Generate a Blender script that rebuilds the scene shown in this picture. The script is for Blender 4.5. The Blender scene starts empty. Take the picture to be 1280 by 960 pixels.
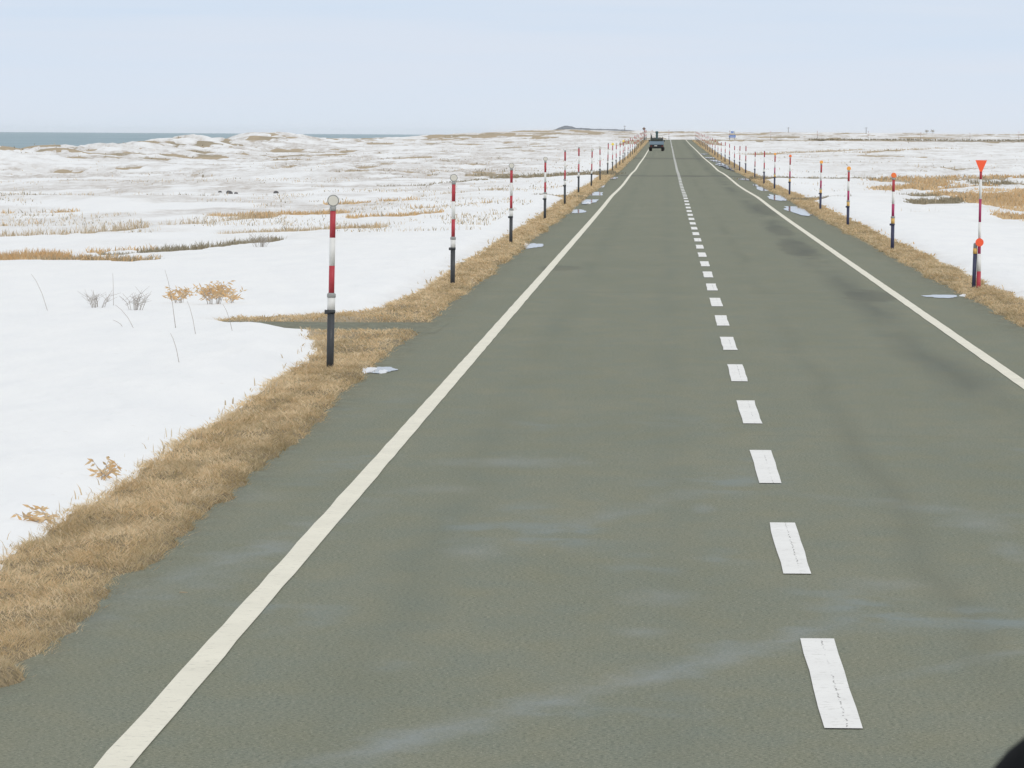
import bpy, bmesh, math, random
import numpy as np
from mathutils import Matrix, Vector

random.seed(7)
RNG = np.random.default_rng(11)
SC = bpy.context.scene
COL = SC.collection
R_ = math.radians

# ------------------------------------------------------------------ camera
F = 7518.0                       # focal length in photograph pixels (1280 wide)
CAM_H = 2.8
XV, YV, ROLL = 833.0, 169.0, 0.0062
v = np.array([(XV-640)/F, -(YV-480)/F, -1.0]); v /= np.linalg.norm(v)
t0 = np.array([1.0, -ROLL, 0.0])
n = np.cross(v, -t0); n /= np.linalg.norm(n)
if n[1] < 0: n = -n
rx = np.cross(v, n)
CM = np.array([rx, v, n])        # camera vector -> world vector
cam = bpy.data.objects.new('camera', bpy.data.cameras.new('camera'))
COL.objects.link(cam)
m4 = Matrix([list(CM[0])+[0], list(CM[1])+[0], list(CM[2])+[CAM_H], [0, 0, 0, 1]])
cam.matrix_world = m4
cam.data.sensor_width = 36
cam.data.lens = F/1280*36
cam.data.clip_start = 0.1
cam.data.clip_end = 120000
cam.data.dof.use_dof = True
cam.data.dof.focus_distance = 75
cam.data.dof.aperture_fstop = 170
SC.camera = cam

# ------------------------------------------------------------------ world, sun, exposure
SUN_EL, SUN_AZ = R_(42), R_(150)     # azimuth clockwise from +Y
W = bpy.data.worlds.new('World'); SC.world = W; W.use_nodes = True
nt = W.node_tree; nt.nodes.clear()
def wn(t, **k):
    a = nt.nodes.new(t)
    for q, z in k.items(): setattr(a, q, z)
    return a
out = wn('ShaderNodeOutputWorld'); bg = wn('ShaderNodeBackground')
sky = wn('ShaderNodeTexSky', sky_type='NISHITA', sun_disc=False)
sky.sun_elevation = SUN_EL; sky.sun_rotation = SUN_AZ
sky.dust_density = 1.0; sky.ozone_density = 2.0
tc = wn('ShaderNodeTexCoord'); sep = wn('ShaderNodeSeparateXYZ')
nt.links.new(tc.outputs['Generated'], sep.inputs[0])
cr = wn('ShaderNodeValToRGB')
S = 10.0   # cloud colours below are display-linear; the Background strength is 0.1
els = cr.color_ramp.elements
els[0].position = 0.0; els[0].color = (.745, .825, .930, 1)
els[1].position = 1.0; els[1].color = (.84, .845, .85, 1)
for p, c in [(.010, (.715, .805, .935, 1)), (.020, (.655, .772, .932, 1)), (.05, (.70, .78, .90, 1)), (.25, (.84, .85, .865, 1))]:
    e = els.new(p); e.color = c
nt.links.new(sep.outputs['Z'], cr.inputs[0])
# thin stretched cloud bands
mp = wn('ShaderNodeMapping'); mp.inputs['Scale'].default_value = (9, 9, 140)
nz = wn('ShaderNodeTexNoise'); nz.inputs['Scale'].default_value = 1.6; nz.inputs['Detail'].default_value = 3
nt.links.new(tc.outputs['Generated'], mp.inputs[0]); nt.links.new(mp.outputs[0], nz.inputs['Vector'])
mr = wn('ShaderNodeMapRange'); mr.inputs['From Min'].default_value = .35; mr.inputs['From Max'].default_value = .65
mr.inputs['To Min'].default_value = 0.0; mr.inputs['To Max'].default_value = .5
nt.links.new(nz.outputs['Fac'], mr.inputs['Value'])
mx = wn('ShaderNodeMixRGB'); mx.inputs['Color2'].default_value = (.76, .81, .91, 1)
nt.links.new(mr.outputs[0], mx.inputs['Fac']); nt.links.new(cr.outputs[0], mx.inputs['Color1'])
sc_ = wn('ShaderNodeVectorMath', operation='SCALE'); sc_.inputs['Scale'].default_value = S
nt.links.new(mx.outputs[0], sc_.inputs[0])
mx2 = wn('ShaderNodeMixRGB'); mx2.inputs['Fac'].default_value = .92
nt.links.new(sky.outputs[0], mx2.inputs['Color1']); nt.links.new(sc_.outputs[0], mx2.inputs['Color2'])
nt.links.new(mx2.outputs[0], bg.inputs['Color']); bg.inputs['Strength'].default_value = 0.1
nt.links.new(bg.outputs[0], out.inputs[0])

sl = bpy.data.lights.new('sun', 'SUN'); sl.energy = 1.0; sl.angle = R_(18); sl.color = (1, .96, .9)
so = bpy.data.objects.new('sun', sl); COL.objects.link(so)
sd = Vector((math.sin(SUN_AZ)*math.cos(SUN_EL), math.cos(SUN_AZ)*math.cos(SUN_EL), math.sin(SUN_EL)))
so.rotation_euler = sd.to_track_quat('Z', 'Y').to_euler()
SC.view_settings.view_transform = 'Standard'
SC.view_settings.look = 'None'
SC.view_settings.exposure = 0.0
SC.view_settings.gamma = 1.0
SC.view_settings.use_curve_mapping = False
SC.cycles.max_bounces = 6
SC.cycles.volume_bounces = 1

# ------------------------------------------------------------------ maths of the place
X0 = 0.857           # lateral position of the centre line
Y0, RB = 1240.0, 55.0    # start and radius of the bend
SB = Y0 + RB*math.pi/2
PY = [-50, 0, 200, 235, 268, 310, 345, 394, 425, 470, 537, 600, 660, 796, 900, 1000, 1100, 1223, 1300, 1600, 2200, 3000, 4200, 7000, 60000]
PZ = [0,   0, 0,  .02, .07, .00, -.01, .08, .10, .04, .20, .28, .36, .72, .95, 1.15, 1.40, 1.75, 2.20, 2.50, 3.2, 4.0, 4.3, 4.0, 4.0]
_fy = np.concatenate([np.arange(-50, 1400, 2.0), np.arange(1400, 60001, 50.0)])
_fz = np.interp(_fy, PY, PZ)
_k = np.hanning(17); _k /= _k.sum()
_fz[8:-8] = np.convolve(_fz, _k, 'valid')
def zr(Y): return np.interp(Y, _fy, _fz)

def hsh(ix, iy, s):
    h = (ix.astype(np.int64)*374761393 + iy.astype(np.int64)*668265263 + s*974634777) & 0xffffffff
    h = ((h ^ (h >> 13))*1274126177) & 0xffffffff
    h = (h ^ (h >> 16)) & 0xffffffff
    return (h & 0xffffff)/float(0xffffff)
def vnoise(x, y, s=0):
    x = np.asarray(x, float); y = np.asarray(y, float)
    ix = np.floor(x); iy = np.floor(y); fx = x-ix; fy = y-iy
    fx = fx*fx*(3-2*fx); fy = fy*fy*(3-2*fy)
    a = hsh(ix, iy, s); b = hsh(ix+1, iy, s); c = hsh(ix, iy+1, s); d = hsh(ix+1, iy+1, s)
    return (a*(1-fx)+b*fx)*(1-fy)+(c*(1-fx)+d*fx)*fy
def fbm(x, y, s=0, o=4):
    r = 0; a = .5; tot = 0
    for k in range(o):
        r = r + a*vnoise(np.asarray(x)*2**k+k*17.3, np.asarray(y)*2**k-k*9.1, s+k); tot += a; a *= .5
    return r/tot
def ss(x, a, b):
    t = np.clip((np.asarray(x, float)-a)/(b-a), 0, 1); return t*t*(3-2*t)

def unproj(px, py, z=None):
    """point of the ground seen at a photograph pixel"""
    d = CM @ np.array([(px-640)/F, -(py-480)/F, -1.0])
    zz = 0.0 if z is None else z
    for _ in range(14):
        k = (zz-CAM_H)/d[2]
        if z is None: zz = .6*zz+.4*float(zr(min(max(k*d[1], 0), 50000)))
    return float(k*d[0]), float(k*d[1])

def latlong(X, Y):
    """signed distance from the centre line and distance along it"""
    X = np.asarray(X, float); Y = np.asarray(Y, float)
    u = X-X0; s = Y.copy()
    cx, cy = X0+RB, Y0
    r = np.hypot(X-cx, Y-cy); a = np.arctan2(Y-cy, -(X-cx))
    arc = (Y > Y0) & (X <= cx)
    u = np.where(arc, RB-r, u); s = np.where(arc, Y0+a*RB, s)
    st = (Y > Y0-200) & (X > cx)
    u2 = Y0+RB-Y
    use = st & (np.abs(u2) < np.abs(u)+1e-6)
    u = np.where(use, u2, u); s = np.where(use, SB+X-cx, s)
    return u, s
def path(s, u):
    if s < Y0: return X0+u, s
    a = (s-Y0)/RB
    if a < math.pi/2:
        return X0+RB-(RB-u)*math.cos(a), Y0+(RB-u)*math.sin(a)
    return X0+RB+(s-SB), Y0+RB-u
ZB = float(zr(Y0))
def zroad(s):
    s = np.asarray(s, float)
    return np.where(s < Y0, zr(s), ZB+.15*ss(s, Y0, SB+20))

# coastal dune crest (runs parallel to the road, 72 m to its left)
RY = [0, 500, 649, 682, 753, 841, 880, 912, 1015, 1060, 1098, 1180, 1249, 1412, 1911, 2540, 3200, 60000]
RZ = [1.0, 1.0, 1.05, 1.5, 1.15, 1.35, 1.7, 2.0, 2.0, 2.45, 2.75, 2.3, 2.1, 2.15, 2.2, 2.7, 3.2, 3.6]
def coast(Y): return -72 - np.maximum(0, Y-2600)*.0285

# bare / grassy patches of the fields: base line in photo pixels, half depth px, kind, density, blade height
PATCH = [
 (-70, 326, 62, 325, 4, 'o', 1.0, .27), (60, 326, 170, 329, 4, 'm', .9, .20), (120, 321, 235, 314, 3, 'g', .9, .14),
 (205, 315, 335, 304, 3.2, 'g', 1.0, .22), (110, 317, 200, 312, 2.5, 'o', .35, .20),
 (-60, 266, 75, 265, 2, 'o', .35, .22), (12, 281, 48, 278, 2, 'o', .35, .25), (-60, 297, 110, 291, 2.4, 't', .35, .28),
 (110, 290, 330, 273, 4, 't', .22, .30), (290, 271, 415, 268, 2.6, 'o', .7, .24), (290, 293, 460, 286, 2.6, 't', .7, .22),
 (425, 257, 505, 251, 2.2, 'o', .7, .22), (445, 275, 535, 269, 2.4, 'o', .8, .22), (428, 288, 462, 286, 2, 'o', .6, .2),
 (530, 247, 625, 238, 1.5, 't', .5, .22), (500, 236, 642, 222, 1.4, 'g', .9, .22), (640, 222, 760, 218, 2.2, 'g', 1.0, .25),
 (675, 246, 722, 248, 1.1, 'g', .8, .15), (-30, 253, 62, 251, 1.4, 'g', .5, .2), (150, 247, 260, 250, 1.4, 'g', .35, .2),
 (530, 262, 600, 256, 2, 'o', .2, .2), (640, 240, 700, 236, 1.4, 't', .3, .2),
 (935, 224, 1105, 224, 1.0, 'g', .9, .2), (1108, 238, 1178, 229, 2.6, 'o', .8, .22), (1100, 226, 1290, 222, 3, 'o', .25, .25),
 (1148, 246, 1195, 243, 3.0, 'g', 1.0, .16), (1152, 254, 1232, 250, 3.4, 'g', 1.0, .16), (1226, 253, 1350, 249, 11.5, 'o', 1.0, .25),
 (1267, 274, 1350, 280, 6, 'o', 1.0, .25), (1225, 229, 1350, 233, 2.4, 'g', .6, .22), (1150, 238, 1235, 233, 2.5, 'o', .3, .22),
 (1005, 251, 1046, 248, 1.4, 'g', .9, .12), (940, 192, 1070, 186, .8, 't', .6, .3), (1075, 190, 1180, 184, .8, 't', .5, .3),
 (1140, 268, 1165, 267, 1, 't', .3, .12)]
PW = []
for (x0, y0, x1, y1, hy, kd, dn, h) in PATCH:
    a = unproj(x0, y0); b = unproj(x1, y1)
    dm = (a[1]+b[1])/2
    PW.append((a, b, hy*dm*dm/21050.0, kd, dn, h, dm))
def patchval(X, Y, sel=None):
    best = np.zeros_like(X)
    for i, (a, b, hd, kd, dn, h, dm) in enumerate(PW):
        if sel is not None and i != sel: continue
        t = np.clip((X-a[0])/(b[0]-a[0]), 0, 1)
        yl = a[1]+t*(b[1]-a[1])
        ex = np.maximum(np.maximum(a[0]-X, X-b[0]), 0)/(dm*.0030)
        nn = (fbm(X*18/dm**.5, Y*6/dm**.5, 31+i, 3)-.5)*1.5
        d = np.hypot((Y-yl)/hd, ex)+nn
        best = np.maximum(best, np.clip(1-d, 0, 1))
    return best

SIDE_Y0, SIDE_Y1 = 84.6, 88.9         # side track on the left
EL_Y = [0, 60, 75, 79, 82.5, 84.3, 86, 88.5, 90, 91.5, 93, 96, 101, 150, 400, 3000]
EL_X = [4.20, 4.24, 4.34, 4.55, 4.92, 5.0, 5.45, 6.35, 6.7, 5.9, 4.75, 4.38, 4.28, 4.25, 4.3, 4.6]
def snow_edge(u, Y):
    e = np.where(u < 0, np.interp(Y, EL_Y, EL_X)+X0, 5.12+.0004*np.minimum(Y, 2000))
    side = np.where(u < 0, 0, 500)
    return e+(fbm(Y*.45+side, Y*0+.5, 3, 4)-.5)*.34*(.45+.55*ss(Y, 70, 110))

def heights(X, Y):
    u, s = latlong(X, Y)
    au = np.abs(u)
    zc = zroad(s)
    # open country
    zf = zr(Y)-.03-.42*ss(Y, 500, 1150)*(1-ss(Y, 1350, 1500))
    far = ss(au, 6, 26)
    rel = (fbm(X/11, Y/26, 5, 4)-.5)*.75*far + (fbm(X/34, Y/80, 8, 3)-.5)*1.5*ss(au, 14, 60)
    rel = rel*(1-.35*(u > 0)) + (fbm(X/2.6, Y/6, 15, 3)-.5)*.10*ss(au, 5.6, 9)*(1-ss(Y, 300, 900))
    rel += (fbm(X/60, Y/160, 21, 4)-.5)*2.4*ss(Y, 1400, 2600)
    zf = zf+rel
    zf = zf-.80*ss(-u, 18, 50)*ss(Y, 150, 450)*(1-ss(Y, 800, 1100))
    zf += 1.1*np.exp(-((X+42)/17)**2-((Y-2500)/420)**2)
    # dune ridge and sea side
    cx = coast(Y); w = X-cx+(fbm(Y/60, Y*0, 9, 2)-.5)*10
    crest = np.interp(Y, RY, RZ)-.22+(fbm(Y/11, X/9, 12, 3)-.5)*2.6*(1-.45*ss(Y, 860, 1000)-.3*ss(Y, 1100, 1500))-.25*ss(Y, 900, 700)-.55*ss(Y, 880, 960)*(1-ss(Y, 2300, 2900))+.6*np.exp(-((Y-1098)/60)**2)
    k = ss(w, 20, 3)
    zl = zf*(1-k)+crest*k
    beach = ss(-w, 0, 22)
    zl = zl*(1-beach)+(-7.0)*beach
    z = np.where(w < 60, zl, zf)
    # road corridor and verges
    tt = ss(au, 5.3, 9.5+ss(Y, 700, 1200)*3)
    hum = (fbm(X/.22, Y/.9, 40, 3)-.5)*.07*(1-ss(Y, 100, 260))+(fbm(X/.7, Y/1.8, 41, 3)-.5)*.09*(1-ss(Y, 200, 500))
    edge = np.where(u < 0, 4.13+.15*ss(Y, 42, 76), 4.33)+(fbm(Y/.9, u*0, 44, 4)-.5)*.20*(1-ss(Y, 150, 400))+(fbm(Y/6, u*0+3, 45, 2)-.5)*.16
    lip = ss(au, edge-.06, edge+.16)
    corr = zc-.07-1.2e-4*np.minimum(Y, 1500)+lip*(.105+1.2e-4*np.minimum(Y, 1500)+hum)
    # side track lies flush
    inside = (u < -4.0) & (X > -9)
    st_ = ss(Y, SIDE_Y0-.35, SIDE_Y0)*(1-ss(Y, SIDE_Y1, SIDE_Y1+.35))*inside
    corr = corr*(1-st_)+(zc-.05)*st_
    tt = tt*(1-st_*(1-ss(-X, 6.5, 9)))
    z = np.where(au < 14, corr*(1-tt)+z*tt, z)
    return z, u, s

def thick(X, Y, u):
    au = np.abs(u)
    e = snow_edge(u, Y)
    t = np.minimum(.13, (au-e)*.16)
    # wind-scoured bare ground in the distance
    b1 = fbm(X/3.0, Y/17, 61, 5); b2 = fbm(X/16, Y/70, 62, 4)
    left = ss(-u, 12, 45)
    global BARE
    BARE = ss(b1+.5*(b2-.5), .50, .60)*ss(Y, 200, 400)*ss(au, 7, 14)*np.where(u > 0, .6, 1.)
    bare = ss(b1+.5*(b2-.5), .575-.04*left+.04*(u > 0), .70)*ss(Y, 230, 420)*ss(au, 7, 14)
    t = t-bare*.22*np.where(u > 0, .75, 1)
    crestg = ss(X-coast(Y), 16, 3)
    t = t-crestg*ss(fbm(X/5, Y/9, 64, 4), .50, .64)*.22
    t = t-ss(Y, 1330, 1450)*ss(fbm(X/9, Y/40, 66, 4), .47+.05*ss(X, 10, 60)-.03*ss(-X, 0, 40), .56)*.25
    t = t+(hsh(np.floor(X*7.3), np.floor(Y*3.1), 5)-.5)*.13*ss(Y, 220, 420)*ss(au, 7, 12)
    t = t-patchval(X, Y)*.34
    t = t-ss(Y, 900, 1150)*(au < 9.5)*.2
    return t

# ------------------------------------------------------------------ mesh helpers
def link(name, me, parent=None):
    o = bpy.data.objects.new(name, me); COL.objects.link(o)
    if parent: o.parent = parent
    return o
def raw_mesh(name, V, Fc, mat, smooth=True, attrs=None, nv=4):
    me = bpy.data.meshes.new(name)
    V = np.asarray(V, np.float32).reshape(-1, 3); Fc = np.asarray(Fc, np.int32)
    me.vertices.add(len(V)); me.vertices.foreach_set('co', V.ravel())
    me.loops.add(Fc.size); me.loops.foreach_set('vertex_index', Fc.ravel())
    me.polygons.add(len(Fc))
    me.polygons.foreach_set('loop_start', np.arange(0, Fc.size, nv, dtype=np.int32))
    me.update(calc_edges=True)
    if smooth: me.polygons.foreach_set('use_smooth', np.ones(len(Fc), bool))
    for k, a in (attrs or {}).items():
        at = me.attributes.new(k, 'FLOAT', 'POINT'); at.data.foreach_set('value', np.asarray(a, np.float32).ravel())
    me.materials.append(mat)
    return me
def grid_faces(r, c, mask=None):
    i = np.arange(r-1)[:, None]*c+np.arange(c-1)[None, :]
    f = np.stack([i, i+1, i+c+1, i+c], -1)
    if mask is not None:
        q = mask[:-1, :-1] | mask[1:, :-1] | mask[:-1, 1:] | mask[1:, 1:]
        f = f[q]
    return f.reshape(-1, 4)
def tag(o, label=None, cat=None, group=None, kind=None):
    if label: o['label'] = label
    if cat: o['category'] = cat
    if group: o['group'] = group
    if kind: o['kind'] = kind
    return o
def structure(name, me, label=None): return tag(link(name, me), label=label, kind='structure')
def stuff(name, me, label, cat): return tag(link(name, me), label, cat, kind='stuff')

# ------------------------------------------------------------------ materials
def mat(name, base=(.5, .5, .5), rough=.6, metal=0, spec=.5, ior=1.45):
    m = bpy.data.materials.new(name); m.use_nodes = True
    b = m.node_tree.nodes['Principled BSDF']
    b.inputs['Base Color'].default_value = (*base, 1); b.inputs['Roughness'].default_value = rough
    b.inputs['Metallic'].default_value = metal; b.inputs['Specular IOR Level'].default_value = spec
    b.inputs['IOR'].default_value = ior
    return m, m.node_tree, b
def nd(t, ty, **k):
    a = t.nodes.new(ty)
    for q, z in k.items():
        if q in a.inputs: a.inputs[q].default_value = z
        else: setattr(a, q, z)
    return a
def noise(t, scale, detail=4, vec=None, sc=None, rough=.55):
    a = nd(t, 'ShaderNodeTexNoise', Scale=scale, Detail=detail, Roughness=rough)
    if vec is None:
        c = nd(t, 'ShaderNodeTexCoord'); vec = c.outputs['Object']
    if sc:
        mpp = nd(t, 'ShaderNodeMapping'); mpp.inputs['Scale'].default_value = sc
        t.links.new(vec, mpp.inputs[0]); vec = mpp.outputs[0]
    t.links.new(vec, a.inputs['Vector']); return a.outputs['Fac']
def rng(t, src, a, b, c=0., d=1.):
    r = nd(t, 'ShaderNodeMapRange'); r.inputs['From Min'].default_value = a; r.inputs['From Max'].default_value = b
    r.inputs['To Min'].default_value = c; r.inputs['To Max'].default_value = d
    t.links.new(src, r.inputs['Value']); return r.outputs[0]
def mixc(t, fac, a, b, mode='MIX'):
    x = nd(t, 'ShaderNodeMixRGB', blend_type=mode)
    for s_, i in ((fac, 'Fac'), (a, 'Color1'), (b, 'Color2')):
        if hasattr(s_, 'links'): t.links.new(s_, x.inputs[i])
        elif isinstance(s_, (int, float)): x.inputs[i].default_value = s_
        else: x.inputs[i].default_value = (*s_, 1)
    return x.outputs[0]
def mth(t, op, a, b=None):
    x = nd(t, 'ShaderNodeMath', operation=op)
    for s_, i in ((a, 0), (b, 1)):
        if s_ is None: continue
        if hasattr(s_, 'links'): t.links.new(s_, x.inputs[i])
        else: x.inputs[i].default_value = s_
    return x.outputs[0]
def bump(t, b, h, strength=.3, dist=.02):
    x = nd(t, 'ShaderNodeBump', Strength=strength, Distance=dist)
    t.links.new(h, x.inputs['Height']); t.links.new(x.outputs[0], b.inputs['Normal'])

# asphalt
M_ASPH, t, b = mat('asphalt', rough=.85, spec=.22)
tcn = nd(t, 'ShaderNodeTexCoord'); sp = nd(t, 'ShaderNodeSeparateXYZ'); t.links.new(tcn.outputs['Object'], sp.inputs[0])
X_, Y_ = sp.outputs['X'], sp.outputs['Y']
big = noise(t, .6, 5, sc=(1.0, .25, 1), rough=.65); med = noise(t, 2.2, 5, sc=(1, .35, 1)); fine = noise(t, 46, 4, rough=.7)
grit = noise(t, 90, 2)
c = mixc(t, rng(t, big, .35, .65), (.158, .173, .110), (.205, .210, .140))
c = mixc(t, rng(t, med, .3, .7), c, mixc(t, .75, c, (.130, .172, .145)))
mot = noise(t, 9, 4, rough=.7)
c = mixc(t, rng(t, mot, .35, .65, 0, .45), c, mixc(t, .5, c, (.10, .11, .075)))
mot2 = noise(t, 24, 3)
c = mixc(t, rng(t, mot2, .4, .65, 0, .4), c, mixc(t, .5, c, (.30, .28, .22)))
c = mixc(t, rng(t, fine, .42, .72, 0, .75), c, (.33, .32, .24))
c = mixc(t, rng(t, fine, .50, .28, 0, .7), c, (.055, .06, .04))
c = mixc(t, rng(t, grit, .62, .72, 0, .9), c, (.55, .53, .43))
# wheel tracks: bands along the road, slightly darker and smoother
wv = noise(t, .12, 2, sc=(0, 1, 0))
xw = mth(t, 'ADD', X_, rng(t, wv, 0, 1, -.25, .25))
for xc, wd, st, colr in ((-1.55, .33, .30, (.130, .152, .118)), (.05, .28, .22, (.130, .155, .128)), (1.75, .22, .35, (.125, .135, .10)), (3.38, .50, .55, (.088, .100, .085)), (-2.95, .3, .15, (.21, .21, .15))):
    dd = mth(t, 'ABSOLUTE', mth(t, 'SUBTRACT', xw, xc))
    f = mth(t, 'MULTIPLY', rng(t, dd, wd, 0, 0, st), rng(t, noise(t, .8, 3, sc=(1, .08, 1)), .35, .6))
    c = mixc(t, f, c, colr)
# tar-dark worn patches
def ell(cx, cy, hx, hy, col_, st, c, soft=.75):
    nx_ = rng(t, noise(t, 2.2, 6, sc=(1, .3, 1), rough=.75), .2, .8, -.6, .6)
    a = mth(t, 'DIVIDE', mth(t, 'SUBTRACT', X_, cx), hx); bb = mth(t, 'DIVIDE', mth(t, 'SUBTRACT', Y_, cy), hy)
    r = mth(t, 'SQRT', mth(t, 'ADD', mth(t, 'MULTIPLY', a, a), mth(t, 'MULTIPLY', bb, bb)))
    r = mth(t, 'ADD', r, nx_)
    return mixc(t, rng(t, r, 1.0, soft, 0, st), c, col_)
for (px, py, hw, hh, st) in ((1088, 370, 36, 8, .42), (995, 310, 26, 12, .38), (975, 288, 16, 8, .35), (956, 262, 14, 8, .4), (700, 335, 30, 4, .35)):
    gx, gy = unproj(px, py)
    c = ell(gx, gy, hw*gy/F, hh*gy*gy/21050, (.083, .088, .075), st, c)
# repaired joints across the carriageway
for yy, hw_, st in ((402, 9.0, .9), (640, 24.0, .8), (152.5, .35, .22), (107, .25, .2), (129.5, .2, .18), (56.2, .05, .3)):
    dd = mth(t, 'ABSOLUTE', mth(t, 'SUBTRACT', mth(t, 'ADD', Y_, rng(t, noise(t, .9, 3), 0, 1, -.8*min(1, hw_*2), .8*min(1, hw_*2))), yy))
    c = mixc(t, mth(t, 'MULTIPLY', rng(t, dd, hw_, 0, 0, st), rng(t, noise(t, .45, 2), .4, .55)), c, (.07, .07, .065))
# windscreen smears and reflections put into the asphalt colour, long and faint
sm = noise(t, 1.0, 3, sc=(.55, .16, 1), rough=.5); sm2 = noise(t, 2.4, 3, sc=(1, .5, 1))
near = rng(t, Y_, 75, 30)
c = mixc(t, mth(t, 'MULTIPLY', mth(t, 'MULTIPLY', rng(t, sm, .56, .68, 0, .6), rng(t, sm2, .42, .62)), near), c, (.22, .27, .28))
# arcs of smear and reflection on the windscreen, painted onto the road
for sl2, off, wd2, xa, xb, st2 in ((3.1, 31.3, 1.0, -1.9, 1.3, .50), (8.8, 63.9, 3.0, -3.6, -1.9, .38), (4.5, 46.0, 1.3, -1.6, .9, .25), (-1.5, 48.5, .8, .9, 3.2, .25), (2.2, 28.5, .4, .9, 3.0, .25)):
    ph = mth(t, 'SUBTRACT', mth(t, 'SUBTRACT', Y_, mth(t, 'MULTIPLY', X_, sl2)), off)
    f = rng(t, mth(t, 'ABSOLUTE', mth(t, 'ADD', ph, rng(t, sm2, .2, .8, -wd2*.7, wd2*.7))), wd2, 0, 0, st2)
    f = mth(t, 'MULTIPLY', f, mth(t, 'MULTIPLY', rng(t, X_, xa, xa+.6), rng(t, X_, xb, xb-.6)))
    f = mth(t, 'MULTIPLY', f, rng(t, noise(t, 1.6, 4, sc=(1, .35, 1)), .30, .62))
    c = mixc(t, f, c, (.28, .32, .335))
for (px, py, hw, hh2, st2) in ((640, 577, 110, 9, .42), (1225, 655, 60, 14, .5), (1265, 690, 30, 14, .45), (830, 745, 60, 14, .35), (590, 690, 50, 12, .28), (880, 636, 20, 8, .35), (560, 612, 60, 8, .25), (1110, 730, 70, 12, .3), (800, 790, 50, 9, .35), (320, 620, 60, 12, .2)):  # pale blotches of windscreen reflection, painted into the asphalt
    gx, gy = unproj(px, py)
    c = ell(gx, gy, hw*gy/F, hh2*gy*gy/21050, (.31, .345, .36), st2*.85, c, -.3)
# damp grit at both edges of the pavement
ea = mth(t, 'MAXIMUM', rng(t, X_, -3.05, -3.5), rng(t, X_, 4.75, 5.15))
c = mixc(t, mth(t, 'MULTIPLY', ea, rng(t, noise(t, 6, 4, sc=(1, .4, 1)), .4, .65, 0, .6)), c, (.13, .12, .08))
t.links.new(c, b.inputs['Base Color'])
bump(t, b, fine, .5, .006)

def line_mat(name, colr):
    m, t, b = mat(name, rough=.7, spec=.3)
    w = noise(t, 14, 5, rough=.7); w2 = noise(t, 90, 3); w3 = noise(t, 1.2, 3)
    c = mixc(t, rng(t, w3, .3, .7), colr, tuple(q*.9 for q in colr))
    c = mixc(t, rng(t, w, .56, .74, 0, .6), c, (.30, .29, .23))
    c = mixc(t, rng(t, w2, .6, .75, 0, .35), c, (.35, .34, .30))
    t.links.new(c, b.inputs['Base Color']); bump(t, b, w2, .3, .003); return m, t, b
M_LINE, _, _ = line_mat('cream_line_paint', (.82, .79, .66))
M_DASH, t, b = line_mat('white_line_paint', (.86, .86, .83))
# centre seam crack through the paint
src = b.inputs['Base Color'].links[0].from_socket
tcn = nd(t, 'ShaderNodeTexCoord'); sp = nd(t, 'ShaderNodeSeparateXYZ'); t.links.new(tcn.outputs['Object'], sp.inputs[0])
wob = noise(t, 3.5, 5, sc=(0, 1, 0), rough=.8)
dd = mth(t, 'ABSOLUTE', mth(t, 'SUBTRACT', mth(t, 'ADD', sp.outputs['X'], rng(t, wob, 0, 1, -.03, .03)), X0+.022))
f = mth(t, 'MULTIPLY', rng(t, dd, .005, .002, 0, .8), mth(t, 'MULTIPLY', rng(t, noise(t, 11, 4), .47, .56), rng(t, noise(t, .6, 2), .42, .55)))
c = mixc(t, f, src, (.10, .09, .08))
t.links.new(c, b.inputs['Base Color'])

M_SNOW, t, b = mat('snow', rough=.75, spec=.25)
at = nd(t, 'ShaderNodeAttribute', attribute_name='stub')
gr = noise(t, 1.0, 4, sc=(1.4, .25, 1)); fine_ = noise(t, 9, 4, sc=(1, .35, 1))
c = mixc(t, rng(t, gr, .35, .7), (.87, .88, .87), (.83, .845, .845))
stub = mth(t, 'MULTIPLY', at.outputs['Fac'], rng(t, noise(t, 1.3, 6, sc=(1.2, .2, 1), rough=.8), .36, .62, .12, 1))
c = mixc(t, stub, c, (.46, .41, .355))
c = mixc(t, rng(t, fine_, .66, .80, 0, .4), c, (.6, .56, .5))
t.links.new(c, b.inputs['Base Color'])
hh = mth(t, 'ADD', mth(t, 'MULTIPLY', noise(t, .8, 4, sc=(1.2, .3, 1)), 1.0), mth(t, 'MULTIPLY', fine_, .12))
bump(t, b, hh, .6, .15)

M_GROUND, t, b = mat('winter_ground', rough=.95, spec=.15)
c = mixc(t, rng(t, noise(t, 1.3, 4), .35, .65), (.50, .41, .29), (.60, .50, .36))
c = mixc(t, rng(t, noise(t, 22, 5, rough=.7), .3, .7), mixc(t, .55, c, (.17, .13, .08)), c)
at = nd(t, 'ShaderNodeAttribute', attribute_name='soil')
c = mixc(t, at.outputs['Fac'], c, mixc(t, rng(t, noise(t, 18, 4), .35, .65), (.17, .14, .085), (.36, .28, .17)))
big = noise(t, .045, 3, sc=(2.5, 1, 1))
c = mixc(t, rng(t, big, .50, .60, 0, .6), c, (.30, .27, .20))
t.links.new(c, b.inputs['Base Color']); bump(t, b, noise(t, 30, 4), .8, .03)

M_SEA, t, b = mat('sea_water', (.09, .17, .22), rough=.42, spec=.35, ior=1.33)
c = mixc(t, rng(t, noise(t, .01, 3, sc=(1, .2, 1)), .4, .6), (.17, .28, .32), (.22, .33, .38))
c = mixc(t, rng(t, noise(t, .05, 4, sc=(1, .12, 1)), .66, .74, 0, .5), c, (.5, .55, .58))
t.links.new(c, b.inputs['Base Color'])
bump(t, b, noise(t, .25, 4, sc=(1, .5, 1)), 1.0, .8)

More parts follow.
